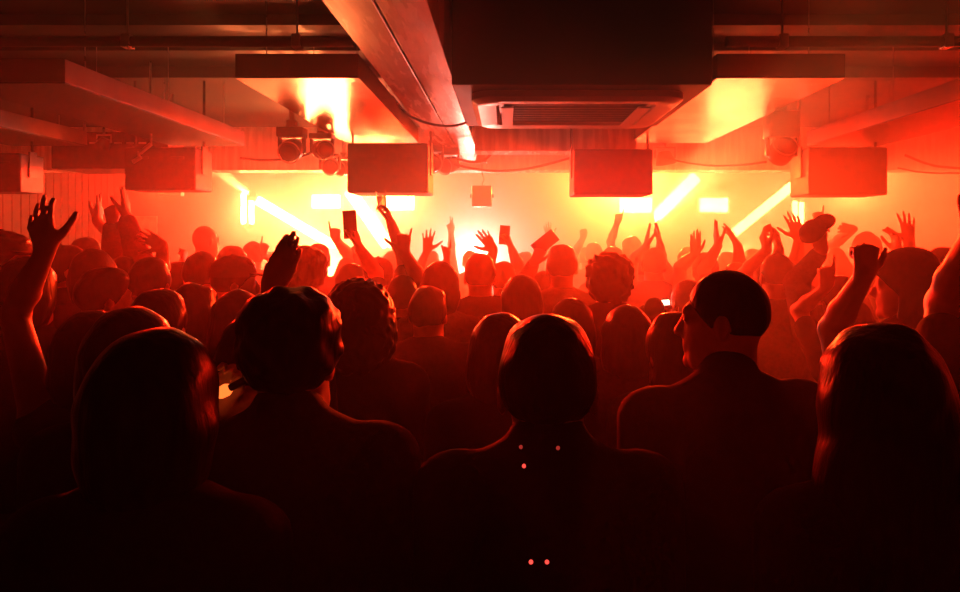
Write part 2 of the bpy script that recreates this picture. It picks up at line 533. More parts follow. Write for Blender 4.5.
# ------------------------------------------------------------------ stage lights on the back wall
def led_panel(x0, y0, x1, y1, Y, label):
    a, b = at(x0, y0, Y), at(x1, y1, Y)
    w, h = (b.x - a.x) / 2, (a.z - b.z) / 2
    o = empty('blinder_light', ((a.x + b.x) / 2, Y, (a.z + b.z) / 2), label, 'stage light', 'bright wall panels of the stage')
    bm = bmesh.new(); box(bm, -w - .03, w + .03, .02, .14, -h - .03, h + .03, .01); finish('case', bm, M_fix, o)
    bm = bmesh.new(); box(bm, -w, w, .0, .022, -h, h, .004); finish('light_panel', bm, M_amber_panel[int(a.x > 0)], o)
    bm = bmesh.new(); tube(bm, [(0, .12, 0), (0, YB - Y, 0)], .02, 8); finish('wall_bracket', bm, M_metal, o)
    return o


led_panel(312, 195, 340, 208, 10.7, 'glowing white rectangular panel, lone one beside the crossing light bars')
led_panel(386, 194.5, 414, 210, 10.7, 'glowing white rectangular panel just under the red hanging speaker')
led_panel(620, 198, 652, 212.5, 10.7, 'glowing white rectangular panel just under the orange front speaker')
led_panel(700, 198, 728, 212, 10.7, 'glowing white rectangular panel between the two slanting light bars')


def led_bar(x0, y0, x1, y1, w_px, Y, label, name='light_bar', grp='slanting light bars of the stage'):
    a, b = at(x0, y0, Y), at(x1, y1, Y)
    c = (a + b) / 2
    d = (b - a)
    ln = d.length
    ang = math.atan2(d.x, d.z)
    o = empty(name, c, label, 'stage light', grp)
    o.rotation_euler = (0, ang, 0)
    w = w_px * .5 * Y / FPX
    bm = bmesh.new(); box(bm, -w - .015, w + .015, .02, .1, -ln / 2 - .02, ln / 2 + .02, .008); finish('case', bm, M_fix, o)
    bm = bmesh.new(); box(bm, -w, w, -.02, .022, -ln / 2, ln / 2, min(.02, w * .4)); finish('light_tube', bm, M_amber_bar[int(c.x > 0)], o)
    for s in (-.35, .35):
        bm = bmesh.new(); tube(bm, [(0, .08, ln * s), (0, YB - Y - .006, ln * s)], .018, 8); finish('wall_bracket', bm, M_metal, o)
    return o


led_bar(257, 200, 336, 247, 9, 10.75, 'white light bar slanting down from the twin upright strips')
led_bar(349, 190, 388, 246, 12, 10.75, 'broad white light bar slanting down from under the red hanging speaker')
led_bar(656, 217, 697, 176, 12, 10.75, 'broad white light bar rising steeply towards the yellow duct')
led_bar(733, 234, 799, 180, 9, 10.75, 'white light bar slanting up to the orange end speaker')
for x, y0, y1, d in ((243.5, 193, 224, 'twin white strip farther from the red speaker'), (251.5, 194, 224, 'twin white strip touching the slanting bar'),
                     (795, 201, 228, 'upright white strip under the slanting bar by the orange end speaker'), (801.5, 202, 232, 'upright white strip behind the raised fist by the orange end speaker')):
    led_bar(x, y1, x, y0, 5, 10.8, d, 'light_strip', 'upright light strips of the stage')


# unseen lamps added to light the haze and ducts, plus the centre lamp
def wash_fill_lamp(x, z, Y, power, col, size, pitch, label, spread=2.2, hung=False):
    o = empty('wash_fill_light', (x, Y, z), label, 'stage light', 'wash lights along the stage')
    h = size / 2
    bm = bmesh.new(); box(bm, -h - .03, h + .03, .01, .12, -h - .03, h + .03, .01); finish('case', bm, M_fix, o)
    bm = bmesh.new()
    if hung:
        tube(bm, [(0, .08, h), (0, .08, 2.87 - z)], .018, 8); box(bm, -.05, .05, .03, .13, 2.835 - z, 2.86 - z, .004)
        finish('clamp', bm, M_fix, o)
    else:
        tube(bm, [(0, .08, -h), (0, .08, .3 - z)], .02, 8)
    if not hung: lathe(bm, [(0, .3 - z), (.16, .3 - z), (.16, .315 - z), (0, .33 - z)], 20, Matrix.Translation((0, .08, 0))); finish('stand', bm, M_fix, o)
    ld = bpy.data.lights.new('wash_fill_lamp', 'AREA')
    ld.shape = 'SQUARE'; ld.size = size
    ld.energy = power; ld.color = col
    ld.spread = spread
    lo = bpy.data.objects.new('wash_fill_lamp', ld)
    COL.objects.link(lo)
    lo.parent = o
    lo.location = (0, -.005, 0)
    lo.rotation_euler = (-math.pi / 2 + pitch, 0, 0)
    return o


wash_fill_lamp(-4.75, 2.66, 9.62, FILL_W * .08, RED, .3, FILL_T, 'added red fill lamp hung unseen over the stage, behind the dark red speaker', hung=True)
wash_fill_lamp(-1.72, 2.72, 9.62, FILL_W * .85, RED, .3, FILL_T, 'added red fill lamp hung unseen over the stage, behind the large red speaker', hung=True)
wash_fill_lamp(1.55, 2.72, 9.62, FILL_W * 1.2, ORANGE, .3, FILL_T, 'added orange fill lamp hung unseen over the stage, behind the large orange speaker', hung=True)
wash_fill_lamp(4.75, 2.66, 9.62, FILL_W * 1.0, RED, .3, FILL_T, 'added red fill lamp hung unseen over the stage, behind the orange end speaker', hung=True)
wash_fill_lamp(-2.65, 1.3, 10.3, FLOOD_FILL_W * 1.1, AMBER, .8, 0, 'added amber fill lamp on a stand, unseen behind the crowd below the lone white panel')
wash_fill_lamp(3.45, 1.3, 10.3, FLOOD_FILL_W * .5, AMBER, .8, 0, 'added amber fill lamp on a stand, unseen behind the crowd between the slanting bars')
wash_fill_lamp(-.45, 1.55, 10.35, CENTRE_W, BLUSH, .3, .0, 'pinkish white lamp glowing behind the crowd beneath the plywood beam')


# narrow beams thrown up through the haze
def beam_spot(p, q, power, label, col=AMBER, cone=4.5):
    p, q = Vector(p), Vector(q)
    o = empty('beam_light', p, label, 'stage light', 'beam lights of the stage')
    R = (q - p).to_track_quat('-Z', 'Y').to_matrix().to_4x4()
    bm = bmesh.new(); lathe(bm, [(0, .18), (.05, .18), (.07, .1), (.075, .0), (.07, -.012), (.06, .0), (0, .01)], 20, R); finish('can', bm, M_fix, o, smooth=40)
    bm = bmesh.new(); tube(bm, [(0, 0, 0), (0, YB - p.y, 0)], .016, 8); finish('wall_bracket', bm, M_metal, o)
    ld = bpy.data.lights.new('beam_lamp', 'SPOT')
    ld.energy = power; ld.color = col
    ld.spot_size = math.radians(cone); ld.spot_blend = .25
    ld.shadow_soft_size = .03
    lo = bpy.data.objects.new('beam_lamp', ld)
    COL.objects.link(lo)
    lo.parent = o
    lo.matrix_local = Matrix.Translation((q - p).normalized() * .03) @ R
    return o


BEAM_W = 12000.0
beam_spot(at(652, 222, 10.5), at(772, 103, 3.8), BEAM_W * 1.9, 'small beam lamp at the foot of the steep light bar')
beam_spot(at(392, 250, 10.5), at(312, 112, 5.0), BEAM_W * 2.5, 'small beam lamp at the foot of the broad bar below the red speaker')
beam_spot(at(252, 196, 10.5), at(190, 150, 7.0), BEAM_W * .5, 'small beam lamp beside the twin upright strips')

# the performer's booth
o = empty('dj_booth', (.15, 9.5, .3), 'dark waist high booth with a mixing desk at the centre of the stage', 'booth')
bm = bmesh.new(); box(bm, -.9, .9, 0, .04, 0, .95, .005); box(bm, -.9, -.86, .04, .6, 0, .95); box(bm, .86, .9, .04, .6, 0, .95); finish('front_panel', bm, M_dark, o)
bm = bmesh.new(); box(bm, -.95, .95, -.03, .65, .95, .99, .005); finish('worktop', bm, M_fix, o)
for x in (-.5, 0, .5):
    bm = bmesh.new(); box(bm, x - .16, x + .16, .14, .5, .99, 1.04, .006); lathe(bm, [(0, 1.04), (.12, 1.04), (.12, 1.055), (0, 1.055)], 24, Matrix.Translation((x, .32, 0))); finish('deck', bm, M_fix, o)


# ------------------------------------------------------------------ people: smooth bodies grown from a distance field
class Field:
    def __init__(self, lo, hi, h):
        self.h = h
        self.lo = np.array(lo, dtype=np.float32)
        self.n = np.maximum(4, np.ceil((np.array(hi) - np.array(lo)) / h).astype(int) + 1)
        self.ax = [(self.lo[i] + h * np.arange(self.n[i])).astype(np.float32) for i in range(3)]
        self.f = np.full(self.n, 0.1, dtype=np.float32)

    def sub(self, lo, hi):
        s, g = [], []
        for i in range(3):
            a = max(0, int((lo[i] - self.lo[i]) / self.h))
            b = min(self.n[i], int((hi[i] - self.lo[i]) / self.h) + 2)
            if b <= a: return None, None
            s.append(slice(a, b)); g.append(self.ax[i][a:b])
        return tuple(s), (g[0][:, None, None], g[1][None, :, None], g[2][None, None, :])

    def smin(self, s, d, k):
        a = self.f[s]
        if k > 0:
            hh = np.maximum(k - np.abs(a - d), 0)
            self.f[s] = np.minimum(a, d) - hh * hh / (4 * k)
        else:
            self.f[s] = np.minimum(a, d)

    def cap(self, a, b, ra, rb, k):
        a, b = np.array(a, dtype=np.float32), np.array(b, dtype=np.float32)
        m = max(ra, rb) + k + 0.02
        s, g = self.sub(np.minimum(a, b) - m, np.maximum(a, b) + m)
        if s is None: return
        ab = b - a
        q = max(1e-9, float(ab @ ab))
        px, py, pz = g[0] - a[0], g[1] - a[1], g[2] - a[2]
        t = np.clip((px * ab[0] + py * ab[1] + pz * ab[2]) / q, 0, 1)
        d = np.sqrt((px - t * ab[0]) ** 2 + (py - t * ab[1]) ** 2 + (pz - t * ab[2]) ** 2) - (ra + (rb - ra) * t)
        self.smin(s, d, k)

    def ell(self, c, r, k, R=None):
        c, r = np.array(c, dtype=np.float32), np.array(r, dtype=np.float32)
        m = float(r.max()) + k + 0.02
        s, g = self.sub(c - m, c + m)
        if s is None: return
        px, py, pz = g[0] - c[0], g[1] - c[1], g[2] - c[2]
        if R is not None:
            R = np.array(R, dtype=np.float32)
            px, py, pz = (px * R[0, 0] + py * R[1, 0] + pz * R[2, 0], px * R[0, 1] + py * R[1, 1] + pz * R[2, 1], px * R[0, 2] + py * R[1, 2] + pz * R[2, 2])
        k0 = np.sqrt((px / r[0]) ** 2 + (py / r[1]) ** 2 + (pz / r[2]) ** 2)
        k1 = np.sqrt((px / r[0] ** 2) ** 2 + (py / r[1] ** 2) ** 2 + (pz / r[2] ** 2) ** 2) + 1e-9
        self.smin(s, k0 * (k0 - 1) / k1, k)


CORN = [(i, j, k) for i in (0, 1) for j in (0, 1) for k in (0, 1)]
EDGES = [(a, b) for a in range(8) for b in range(a + 1, 8) if sum(abs(x - y) for x, y in zip(CORN[a], CORN[b])) == 1]


def surface(F):
    """Vertices and quads of the zero level of a field."""
    f = F.f
    ins = f < 0
    c = np.zeros(tuple(n - 1 for n in f.shape), dtype=np.uint8)
    for i, j, k in CORN:
        c += ins[i:f.shape[0] - 1 + i, j:f.shape[1] - 1 + j, k:f.shape[2] - 1 + k]
    idx = np.argwhere((c > 0) & (c < 8))
    ids = np.full(c.shape, -1, dtype=np.int32)
    ids[idx[:, 0], idx[:, 1], idx[:, 2]] = np.arange(len(idx))
    vals = np.stack([f[idx[:, 0] + i, idx[:, 1] + j, idx[:, 2] + k] for i, j, k in CORN], 1)
    acc = np.zeros((len(idx), 3), dtype=np.float32)
    cnt = np.zeros(len(idx), dtype=np.float32)
    for a, b in EDGES:
        va, vb = vals[:, a], vals[:, b]
        m = (va < 0) != (vb < 0)
        t = np.where(m, va / np.where(m, va - vb, 1), 0)
        pa, pb = np.array(CORN[a], dtype=np.float32), np.array(CORN[b], dtype=np.float32)
        acc += m[:, None] * (pa + (pb - pa) * t[:, None])
        cnt += m
    verts = F.lo + F.h * (idx + acc / cnt[:, None])
    quads = []
    for ax in range(3):
        o1, o2 = (ax + 1) % 3, (ax + 2) % 3
        sl = [slice(1, -1)] * 3
        sl[ax] = slice(0, -1)
        s2 = list(sl); s2[ax] = slice(1, None)
        A, B = ins[tuple(sl)], ins[tuple(s2)]
        e = np.argwhere(A != B)
        if len(e) == 0: continue
        flip = A[e[:, 0], e[:, 1], e[:, 2]]
        p = e.copy()
        p[:, o1] += 1; p[:, o2] += 1

        def cell(d1, d2):
            q = p.copy(); q[:, o1] -= d1; q[:, o2] -= d2
            return ids[q[:, 0], q[:, 1], q[:, 2]]
        q = np.stack([cell(1, 1), cell(0, 1), cell(0, 0), cell(1, 0)], 1)
        q[~flip] = q[~flip][:, ::-1]
        quads.append(q)
    q = np.concatenate(quads)
    q = q[(q >= 0).all(1)]
    return verts, q


def mesh_from(name, verts, quads):
    me = bpy.data.meshes.new(name)
    n, m = len(verts), len(quads)
    me.vertices.add(n)
    me.vertices.foreach_set('co', np.ascontiguousarray(verts, dtype=np.float32).ravel())
    me.loops.add(m * 4)
    me.loops.foreach_set('vertex_index', np.ascontiguousarray(quads, dtype=np.int32).ravel())
    me.polygons.add(m)
    me.polygons.foreach_set('loop_start', np.arange(0, m * 4, 4, dtype=np.int32))
    me.update(calc_edges=True)
    me.shade_smooth()
    return me


def grow(prims, h, name):
    lo = np.min([np.minimum(p[1], p[2]) - p[6] for p in prims], 0)
    hi = np.max([np.maximum(p[1], p[2]) + p[6] for p in prims], 0)
    F = Field(lo - 3 * h, hi + 3 * h, h)
    for kind, a, b, ra, rb, k, _m, R in prims:
        if kind == 'c': F.cap(a, b, ra, rb, k)
        else: F.ell(a, ra, k, R)
    return mesh_from(name, *surface(F))


def C(a, b, ra, rb, k):
    return ('c', np.array(a, dtype=float), np.array(b, dtype=float), ra, rb, k, max(ra, rb) + .02, None)


def E(c, r, k, R=None):
    c = np.array(c, dtype=float)
    return ('e', c, c, tuple(r), None, k, max(r) + .02, R)


def unit(v):
    v = np.array(v, dtype=float)
    return v / max(1e-9, np.linalg.norm(v))


# finger curls in degrees for (index, middle, ring, little), spread, thumb openness
POSES = {
    'open': ((8, 4, 8, 12), 9, 1.0), 'spread': ((2, 0, 2, 4), 15, 1.25), 'relaxed': ((28, 34, 40, 44), 5, .7),
    'fist': ((82, 86, 88, 88), 0, .1), 'point': ((4, 84, 88, 90), 0, .15), 'peace': ((6, 6, 88, 90), 9, .15),
    'horns': ((6, 84, 86, 8), 10, .2), 'shaka': ((78, 84, 80, 10), 12, 1.3), 'flat': ((4, 2, 4, 6), 2, .75),
    'leaf': ((10, 6, 8, 12), -4, .25), 'raised': ((12, 10, 14, 20), 7, 1.0),
    'hold': ((48, 50, 52, 55), 3, .55), 'thumb': ((76, 84, 88, 84), 3, .8), 'claw': ((38, 42, 44, 46), 12, .9),
}


def hand_prims(W, d, n, right, pose, s):
    W, d = np.array(W), unit(d)
    n = unit(np.array(n) - d * np.dot(n, d))
    side = np.cross(d, n) if right else np.cross(n, d)
    curls, spread, th = POSES[pose]
    out = []
    L = (.076, .084, .078, .062)
    base_f = (.088, .092, .086, .077)
    offs = (.030, .010, -.011, -.031)
    rad = (.0092, .0096, .0092, .0082)
    for i in range(4):
        B = W + s * (d * base_f[i] + side * offs[i])
        w0 = W + s * (d * .012 + side * offs[i] * .5)
        out.append(C(w0, B, .0155 * s, .0115 * s, .014))
        a = math.radians(spread * (1.5 - i) / 1.5)
        fd = d * math.cos(a) + side * math.sin(a)
        ang = 0
        p = B
        for j, (fr, cw) in enumerate(((.45, .85), (.31, 1.1), (.24, .75))):
            ang += math.radians(curls[i]) * cw
            q = p + s * L[i] * fr * (fd * math.cos(ang) + n * math.sin(ang))
            r0 = rad[i] * (1 - .09 * j)
            out.append(C(p, q, r0 * s, r0 * .9 * s, .005))
            p = q
    # thumb from the side of the palm near its base
    T0 = W + s * (d * .022 + side * .024 + n * .006)
    td = unit(d * (1.0 - .35 * th) + side * (.25 + .62 * th) + n * (.55 - .3 * th))
    T1 = T0 + s * .046 * td
    t2 = unit(td + d * .35 - side * (.55 - .5 * th) + n * (.35 - .3 * th))
    T2 = T1 + s * .034 * t2
    t3 = unit(t2 + d * .12 - side * (.3 - .3 * th))
    T3 = T2 + s * .026 * t3
    out.append(C(T0, T1, .0165 * s, .0125 * s, .014))
    out.append(C(T1, T2, .0115 * s, .0100 * s, .006))
    out.append(C(T2, T3, .0102 * s, .0085 * s, .005))
    grip = W + s * (d * .085 + n * .036)
    return out, grip, n, side


PALM = {'f': (0, 1, 0), 'b': (0, -1, 0), 'l': (-1, 0, 0), 'r': (1, 0, 0)}


def hair_mesh(style, hs, seed):
    r_ = np.random.default_rng(seed)
    ph = r_.uniform(0, 6.28, 12)
    F = Field((-.17, -.24, -.42 if style in ('long', 'mane') else -.26), (.17, .2, .22), .0085)
    X, Y, Z = F.ax[0][:, None, None], F.ax[1][None, :, None], F.ax[2][None, None, :]

    def el(c, r):
        k0 = np.sqrt(((X - c[0]) / r[0]) ** 2 + ((Y - c[1]) / r[1]) ** 2 + ((Z - c[2]) / r[2]) ** 2)
        k1 = np.sqrt(((X - c[0]) / r[0] ** 2) ** 2 + ((Y - c[1]) / r[1] ** 2) ** 2 + ((Z - c[2]) / r[2] ** 2) ** 2) + 1e-9
        return k0 * (k0 - 1) / k1

    def un(a, b, k=.02):
        h = np.maximum(k - np.abs(a - b), 0)
        return np.minimum(a, b) - h * h / (4 * k)

    def noise(fr, amp):
        return amp * (np.sin(fr * X + ph[0] + 2 * np.sin(fr * .6 * Z + ph[1])) * np.sin(fr * Y + ph[2]) + .7 * np.sin(fr * 1.3 * Z + ph[3]) * np.sin(fr * 1.1 * X + ph[4] + fr * .7 * Y) + .5 * np.sin(2.1 * fr * X + ph[5]) * np.sin(1.9 * fr * Z + ph[6]))
    skull = lambda r: el((0, -.012, .022), (.077 + r, .094 + r, .096 + r))
    taper = .018 * np.clip((-Z - .005) / .07, 0, 1.6)
    face = Y - .95 * Z - .032                  # in front of the hairline
    if style == 'buzz':
        d = np.maximum(skull(.006) + taper * .7, face) + noise(55, .0008)
    elif style == 'short':
        d = np.maximum(un(skull(.012) + taper, el((0, .01, .085), (.07, .085, .05))), face) + noise(45, .0025)
    elif style == 'tousled':
        d = np.maximum(un(skull(.022) + taper, el((0, -.02, .085), (.09, .09, .055)), .04), face - .005) + noise(70, .004)
    elif style == 'tuft':
        d = un(np.maximum(skull(.011), face), el((.0, .05, .115), (.06, .055, .035)))+ noise(48, .005)
    elif style == 'curly':
        d = np.maximum(un(skull(.032), el((0, -.01, .07), (.115, .12, .085))), face - .022) + noise(62, .007)
    elif style == 'frizzy':
        d = np.maximum(un(skull(.04), el((0, -.03, -.04), (.125, .115, .13))), face - .02) + noise(110, .0045)
    elif style == 'bob':
        d = un(skull(.018), el((0, -.03, -.05), (.1, .09, .11)), .03)
        d = np.maximum(np.maximum(d, np.minimum(face - .02, Y - .035)), -(Z + .16)) + noise(40, .003)
    elif style in ('long', 'mane'):
        w = 0 if style == 'long' else .025
        d = un(skull(.016 + w * .6), el((0, -.045, -.12), (.102 + w, .085 + w, .2)), .03)
        d = un(d, el((0, -.075, -.24), (.09 + w, .05, .13)), .03)
        d = np.maximum(d, np.minimum(face - .02, Y - .02)) + noise(36, .004)
    elif style == 'bun':
        d = un(np.maximum(skull(.011), face), el((0, -.075, .115), (.045, .045, .042)), .012) + noise(45, .0025)
    elif style == 'ponytail':
        d = un(np.maximum(skull(.011), face), el((0, -.12, .06), (.03, .035, .03)), .012)
        d = un(d, el((0, -.15, -.04), (.028, .03, .11)), .02) + noise(45, .003)
    else:
        return None
    F.f = np.ascontiguousarray(np.broadcast_to(d, F.f.shape)).astype(np.float32).copy()
    F.f[0] = F.f[-1] = .1; F.f[:, 0] = F.f[:, -1] = .1; F.f[:, :, 0] = F.f[:, :, -1] = .1
    v, q = surface(F)
    return v * hs, q


def cap_hat(bm, hs, peak=True):
    lathe(bm, [(.1, .035), (.101, .06), (.094, .09), (.07, .12), (.035, .137), (.008, .141), (.008, .147), (0, .147)], 26, Matrix.Translation((0, -.012, 0)) @ Matrix.Diagonal((.92, 1.1, 1, 1)))
    if peak:
        M = Matrix.Translation((0, .105, .045)) @ Matrix.Rotation(-.15, 4, 'X') @ Matrix.Diagonal((.085, .085, 1, 1))
        lathe(bm, [(0, -.005), (1, -.004), (1.02, 0), (1, .004), (0, .005)], 26, M)
    bmesh.ops.scale(bm, vec=(hs, hs, hs), verts=bm.verts)


PEOPLE = []
GRIPS = {}


def person(key, hx, ht, Y, label, hair='short', yaw=0, turn=0, nod=0, tilt=0, L=None, R=None, sleeve='short', hat=None, cloth=0, hairc=0, skin=0, wide=1.0, hs=1.0, baggy=0, group='dancing crowd'):
    PEOPLE.append(dict(key=key, hx=hx, ht=ht, Y=Y, Y0=Y, label=label, hair=hair, yaw=yaw, turn=turn, nod=nod, tilt=tilt, L=L, R=R, sleeve=sleeve, hat=hat,
                       cloth=cloth, hairc=hairc, skin=skin, wide=wide, hs=hs, baggy=baggy, group=group))


def height(p, Y=None):
    Y = Y or p['Y']
    return CAM_Z - (p['ht'] - PY0) * Y / FPX


def settle():
    """Let people step forwards or back along their line of sight until bodies do not push into each other."""
    for it in range(160):
        moved = False
        for i, a in enumerate(PEOPLE):
            for b in PEOPLE[i + 1:]:
                ax, bx = at(a['hx'], 0, a['Y']).x, at(b['hx'], 0, b['Y']).x
                u = abs(ax - bx) / .46
                if u < 1:
                    need = .32 * math.sqrt(1 - u * u)
                    dy = b['Y'] - a['Y']
                    if abs(dy) < need:
                        sgn = 1 if (dy > 0 or (dy == 0 and b['ht'] < a['ht'])) else -1
                        e = (need - abs(dy)) * .3 * sgn
                        a['Y'] -= e; b['Y'] += e
                        moved = True
        for p in PEOPLE:
            p['Y'] = min(max(p['Y'], p['Y0'] * .86), min(p['Y0'] * 1.2, 9.0))
            while height(p) > 2.0: p['Y'] -= .01 if p['ht'] < PY0 else -.01
            while height(p) < 1.50: p['Y'] -= .01
        if not moved: break


def rot(yaw):
    return np.array(Matrix.Rotation(yaw, 3, 'Z'))


def build_person(p, n):
    Y = p['Y']
    H = height(p)
    s = H / 1.75
    hs = (.5 + .5 * s) * p['hs']
    w = p['wide']
    head_w = at(p['hx'], p['ht'], Y)
    yaw = math.radians(p['yaw'])
    Rb = rot(yaw)
    org = np.array((head_w.x, Y, 0.0))

    def bp(x, y, z):
        return Rb @ np.array((x, y, z))
    # ---- head
    Rh = Matrix.Rotation(math.radians(p['yaw'] + p['turn']), 3, 'Z') @ Matrix.Rotation(math.radians(p['nod']), 3, 'X') @ Matrix.Rotation(math.radians(p['tilt']), 3, 'Y')
    Rn = np.array(Rh)
    top = {'bald': .118, 'buzz': .125, 'curly': .15, 'frizzy': .158, 'bun': .15, 'tuft': .145, 'tousled': .143}.get(p['hair'], .132) if not p['hat'] else .147
    hc = np.array((0, .02, H - top * hs))

    def hp(x, y, z):
        return hc + Rn @ (np.array((x, y, z)) * hs)
    er = lambda a: tuple(v * hs for v in a)
    fem = p['hair'] in ('long', 'mane', 'bob', 'bun', 'ponytail', 'frizzy')
    skin = [E(hp(0, -.012, .022), er((.077, .094, .096)), .02, Rn),
            E(hp(0, .022, -.045), er((.061, .075, .084)), .03, Rn),
            C(hp(-.03, .05, -.098), hp(.03, .05, -.098), .024 * hs, .024 * hs, .03),
            E(hp(0, .082, -.108), er((.022, .018, .018)), .02, Rn),
            C(hp(-.034, .082, .022), hp(.034, .082, .022), .012 * hs, .012 * hs, .02),
            C(hp(0, .094, .005), hp(0, .112, -.034), .008 * hs, .0125 * hs, .012),
            C(hp(-.012, .1, -.038), hp(.012, .1, -.038), .009 * hs, .009 * hs, .008),
            C(hp(-.02, .089, -.063), hp(.02, .089, -.063), .0085 * hs, .0085 * hs, .006),
            C(hp(-.017, .087, -.077), hp(.017, .087, -.077), .009 * hs, .009 * hs, .006),
            E(hp(.032, .080, .0), er((.013, .012, .009)), .004, Rn), E(hp(-.032, .080, .0), er((.013, .012, .009)), .004, Rn),
            E(hp(.082, -.012, -.012), er((.010, .02, .032)), .008, Rn), E(hp(-.082, -.012, -.012), er((.010, .02, .032)), .008, Rn)]
    zs = .815 * H
    neck_r = .05 if fem else .058
    skin.append(C(hp(0, -.022, -.06), (0, -.01, zs + .035), neck_r * hs, (neck_r + .008) * s, .03))
    # ---- torso
    sw = (.165 if fem else .19) * s * w
    torso = [C(bp(-sw * .8, -.012, zs - .005), bp(sw * .8, -.012, zs - .005), .058 * s, .058 * s, .04),
             C(bp(-.06 * s, -.012, zs + .03), bp(.06 * s, -.012, zs + .03), .05 * s, .05 * s, .05),
             E(bp(0, 0, .70 * H), ((.148 if fem else .168) * s * w, .108 * s, .17 * s), .06, Rb),
             E(bp(0, 0, .61 * H), ((.12 if fem else .145) * s * w, .095 * s, .14 * s), .06, Rb),
             E(bp(0, -.01, .53 * H), (.165 * s * w, .115 * s, .11 * s), .05, Rb)]
    if fem:
        torso += [E(bp(sx * .07 * s, .085 * s, .72 * H), (.055 * s, .05 * s, .055 * s), .03, Rb) for sx in (-1, 1)]
    legs = []
    feet = []
    for sx in (-1, 1):
        hip, kn, an = bp(sx * .09 * s, 0, .51 * H), bp(sx * .105 * s, .03, .285 * H), bp(sx * .105 * s, -.02, .05 * H)
        legs += [C(hip, kn, .088 * s, .056 * s, .03), C(kn, an, .055 * s, .038 * s, .03), E((kn + an) / 2 + bp(0, -.03, .05), (.045 * s, .045 * s, .11 * s), .03)]
        feet += [C(bp(sx * .105 * s, -.03, .035), bp(sx * .13 * s, .14 * s, .028), .036, .028, .02)]
    # ---- arms
    arms, sleeves = [], []
    for sd, right in (('L', False), ('R', True)):
        sx = 1 if right else -1
        spec = p[sd]
        UL, FL = .172 * H, .152 * H
        if spec is None:
            S = bp(sx * sw, -.01, zs - .012)
            a = .10 + .05 * ((n * 7 + sx) % 3)
            El = S + bp(sx * .03, -.05 + .03 * a, -1) / np.linalg.norm((.03, .05, 1)) * UL
            W = El + bp(-sx * .05, .35 + a, -.9) / np.linalg.norm((.05, .4, .9)) * FL
            d, nn, pose = W - El, bp(-sx, 0, 0), 'relaxed'
        else:
            wx, wy, tx, ty, pose, palm = spec[:6]
            dY = spec[6] if len(spec) > 6 else .04
            W = np.array(at(wx, wy, Y + dY)) - org
            tip = np.array(at(tx, ty, Y + dY)) - org
            d = tip - W + np.array((0, .02, 0))
            nn = PALM[palm]
            lift = .05 * min(1, max(0, (W[2] - zs) / .3 + .3))
            S = bp(sx * (sw - lift * .35), .0, zs + lift)
            v = W - S
            D = np.linalg.norm(v)
            if D > (UL + FL) * .995:
                k = min(1.10, D / (UL + FL) / .995)
                UL *= k; FL *= k
                if D > (UL + FL) * .995:
                    print('REACH', p['key'], sd, round(D / (UL + FL), 2))
                    W = S + v / D * (UL + FL) * .995
                    v = W - S; D = np.linalg.norm(v)
            D = max(D, .12)
            ca = (UL ** 2 + D ** 2 - FL ** 2) / (2 * UL * D)
            ca = min(1, max(-1, ca))
            vn = unit(v)
            hint = np.array((sx * .12, 1.0, -.25)) if len(spec) < 8 else np.array(spec[7], dtype=float)
            hint = unit(hint - vn * (hint @ vn))
            El = S + vn * UL * ca + hint * UL * math.sqrt(max(0, 1 - ca * ca))
        g = 1.08 if not fem else .93
        sk = [C(S, El, .052 * s * g, .039 * s * g, .03), C(El, El + (W - El) * .35, .039 * s * g, .041 * s * g, .02), C(El + (W - El) * .35, W, .041 * s * g, .027 * s * g, .015)]
        hpz, grip, nrm, side = hand_prims(W, d, nn, right, pose, (.55 + .45 * s) * (1.0 if not fem else .93))
        arms += sk + hpz
        GRIPS[p['key'] + sd] = (org + grip, unit(d), nrm, side, org + W)
        bg = .02 + p['baggy']
        sl = .62 if p['sleeve'] == 'short' else 1
        if p['sleeve'] != 'none':
            sleeves.append(C(S, S + (El - S) * sl, .058 * s * g + bg * .5, .042 * s * g + bg * .9, .03))
            if p['sleeve'] == 'long':
                fr = .9 if spec is None else .86
                sleeves.append(C(El, El + (W - El) * fr, .045 * s * g + bg * .7, .033 * s * g + bg * .4, .02))
    near = Y < 2.4
    res = .0078 if near else (.0088 if (p['L'] or p['R']) else .0105)
    me = grow(torso + skin[-1:] + skin[:-1] + legs + feet + arms, res, 'person')
    body = link_mesh('person', me, M_skins[p['skin']])
    body.location = org
    tag(body, p['label'], 'person', p['group'])
    infl = []
    for q in torso:
        if q[0] == 'c': infl.append(C(q[1], q[2], q[3] + .008, q[4] + .008, q[5]))
        else: infl.append(E(q[1], tuple(v + .014 for v in q[3]), q[5], q[7]))
    infl.append(C((0, -.012, zs + .01), (0, -.016, zs + (.085 if p['sleeve'] == 'long' else .05) * s), (neck_r + .03) * s, (neck_r + .012) * hs, .03))
    infl.append(E(bp(0, -.005, .545 * H), (.18 * s * w, .132 * s, .1 * s), .04, Rb))
    o = link_mesh('shirt' if p['sleeve'] != 'long' else 'jacket', grow(infl + sleeves, .0125 if near else .016, 'shirt'), M_cloths[p['cloth']], body)
    tr = []
    for q in legs:
        if q[0] == 'c': tr.append(C(q[1], q[2], q[3] + .014, q[4] + .018, .03))
    tr.append(E(bp(0, -.01, .51 * H), (.172 * s * w, .124 * s, .1 * s), .04, Rb))
    link_mesh('trousers', grow(tr, .02, 'trousers'), M_denim, body)
    Mh = Matrix.Translation(hc) @ Rh.to_4x4()
    if p['hair'] != 'bald':
        v, q = hair_mesh(p['hair'], hs, n)
        me = mesh_from('hair', v, q)
        ho = link_mesh('hair', me, M_hairs[p['hairc']], body)
        ho.matrix_local = Mh
    if p['hat']:
        bm = bmesh.new(); cap_hat(bm, hs)
        ho = finish('cap', bm, M_cloths[1], body, smooth=40)
        ho.matrix_local = Mh
    return body, Mh, hs, H, s


P = person
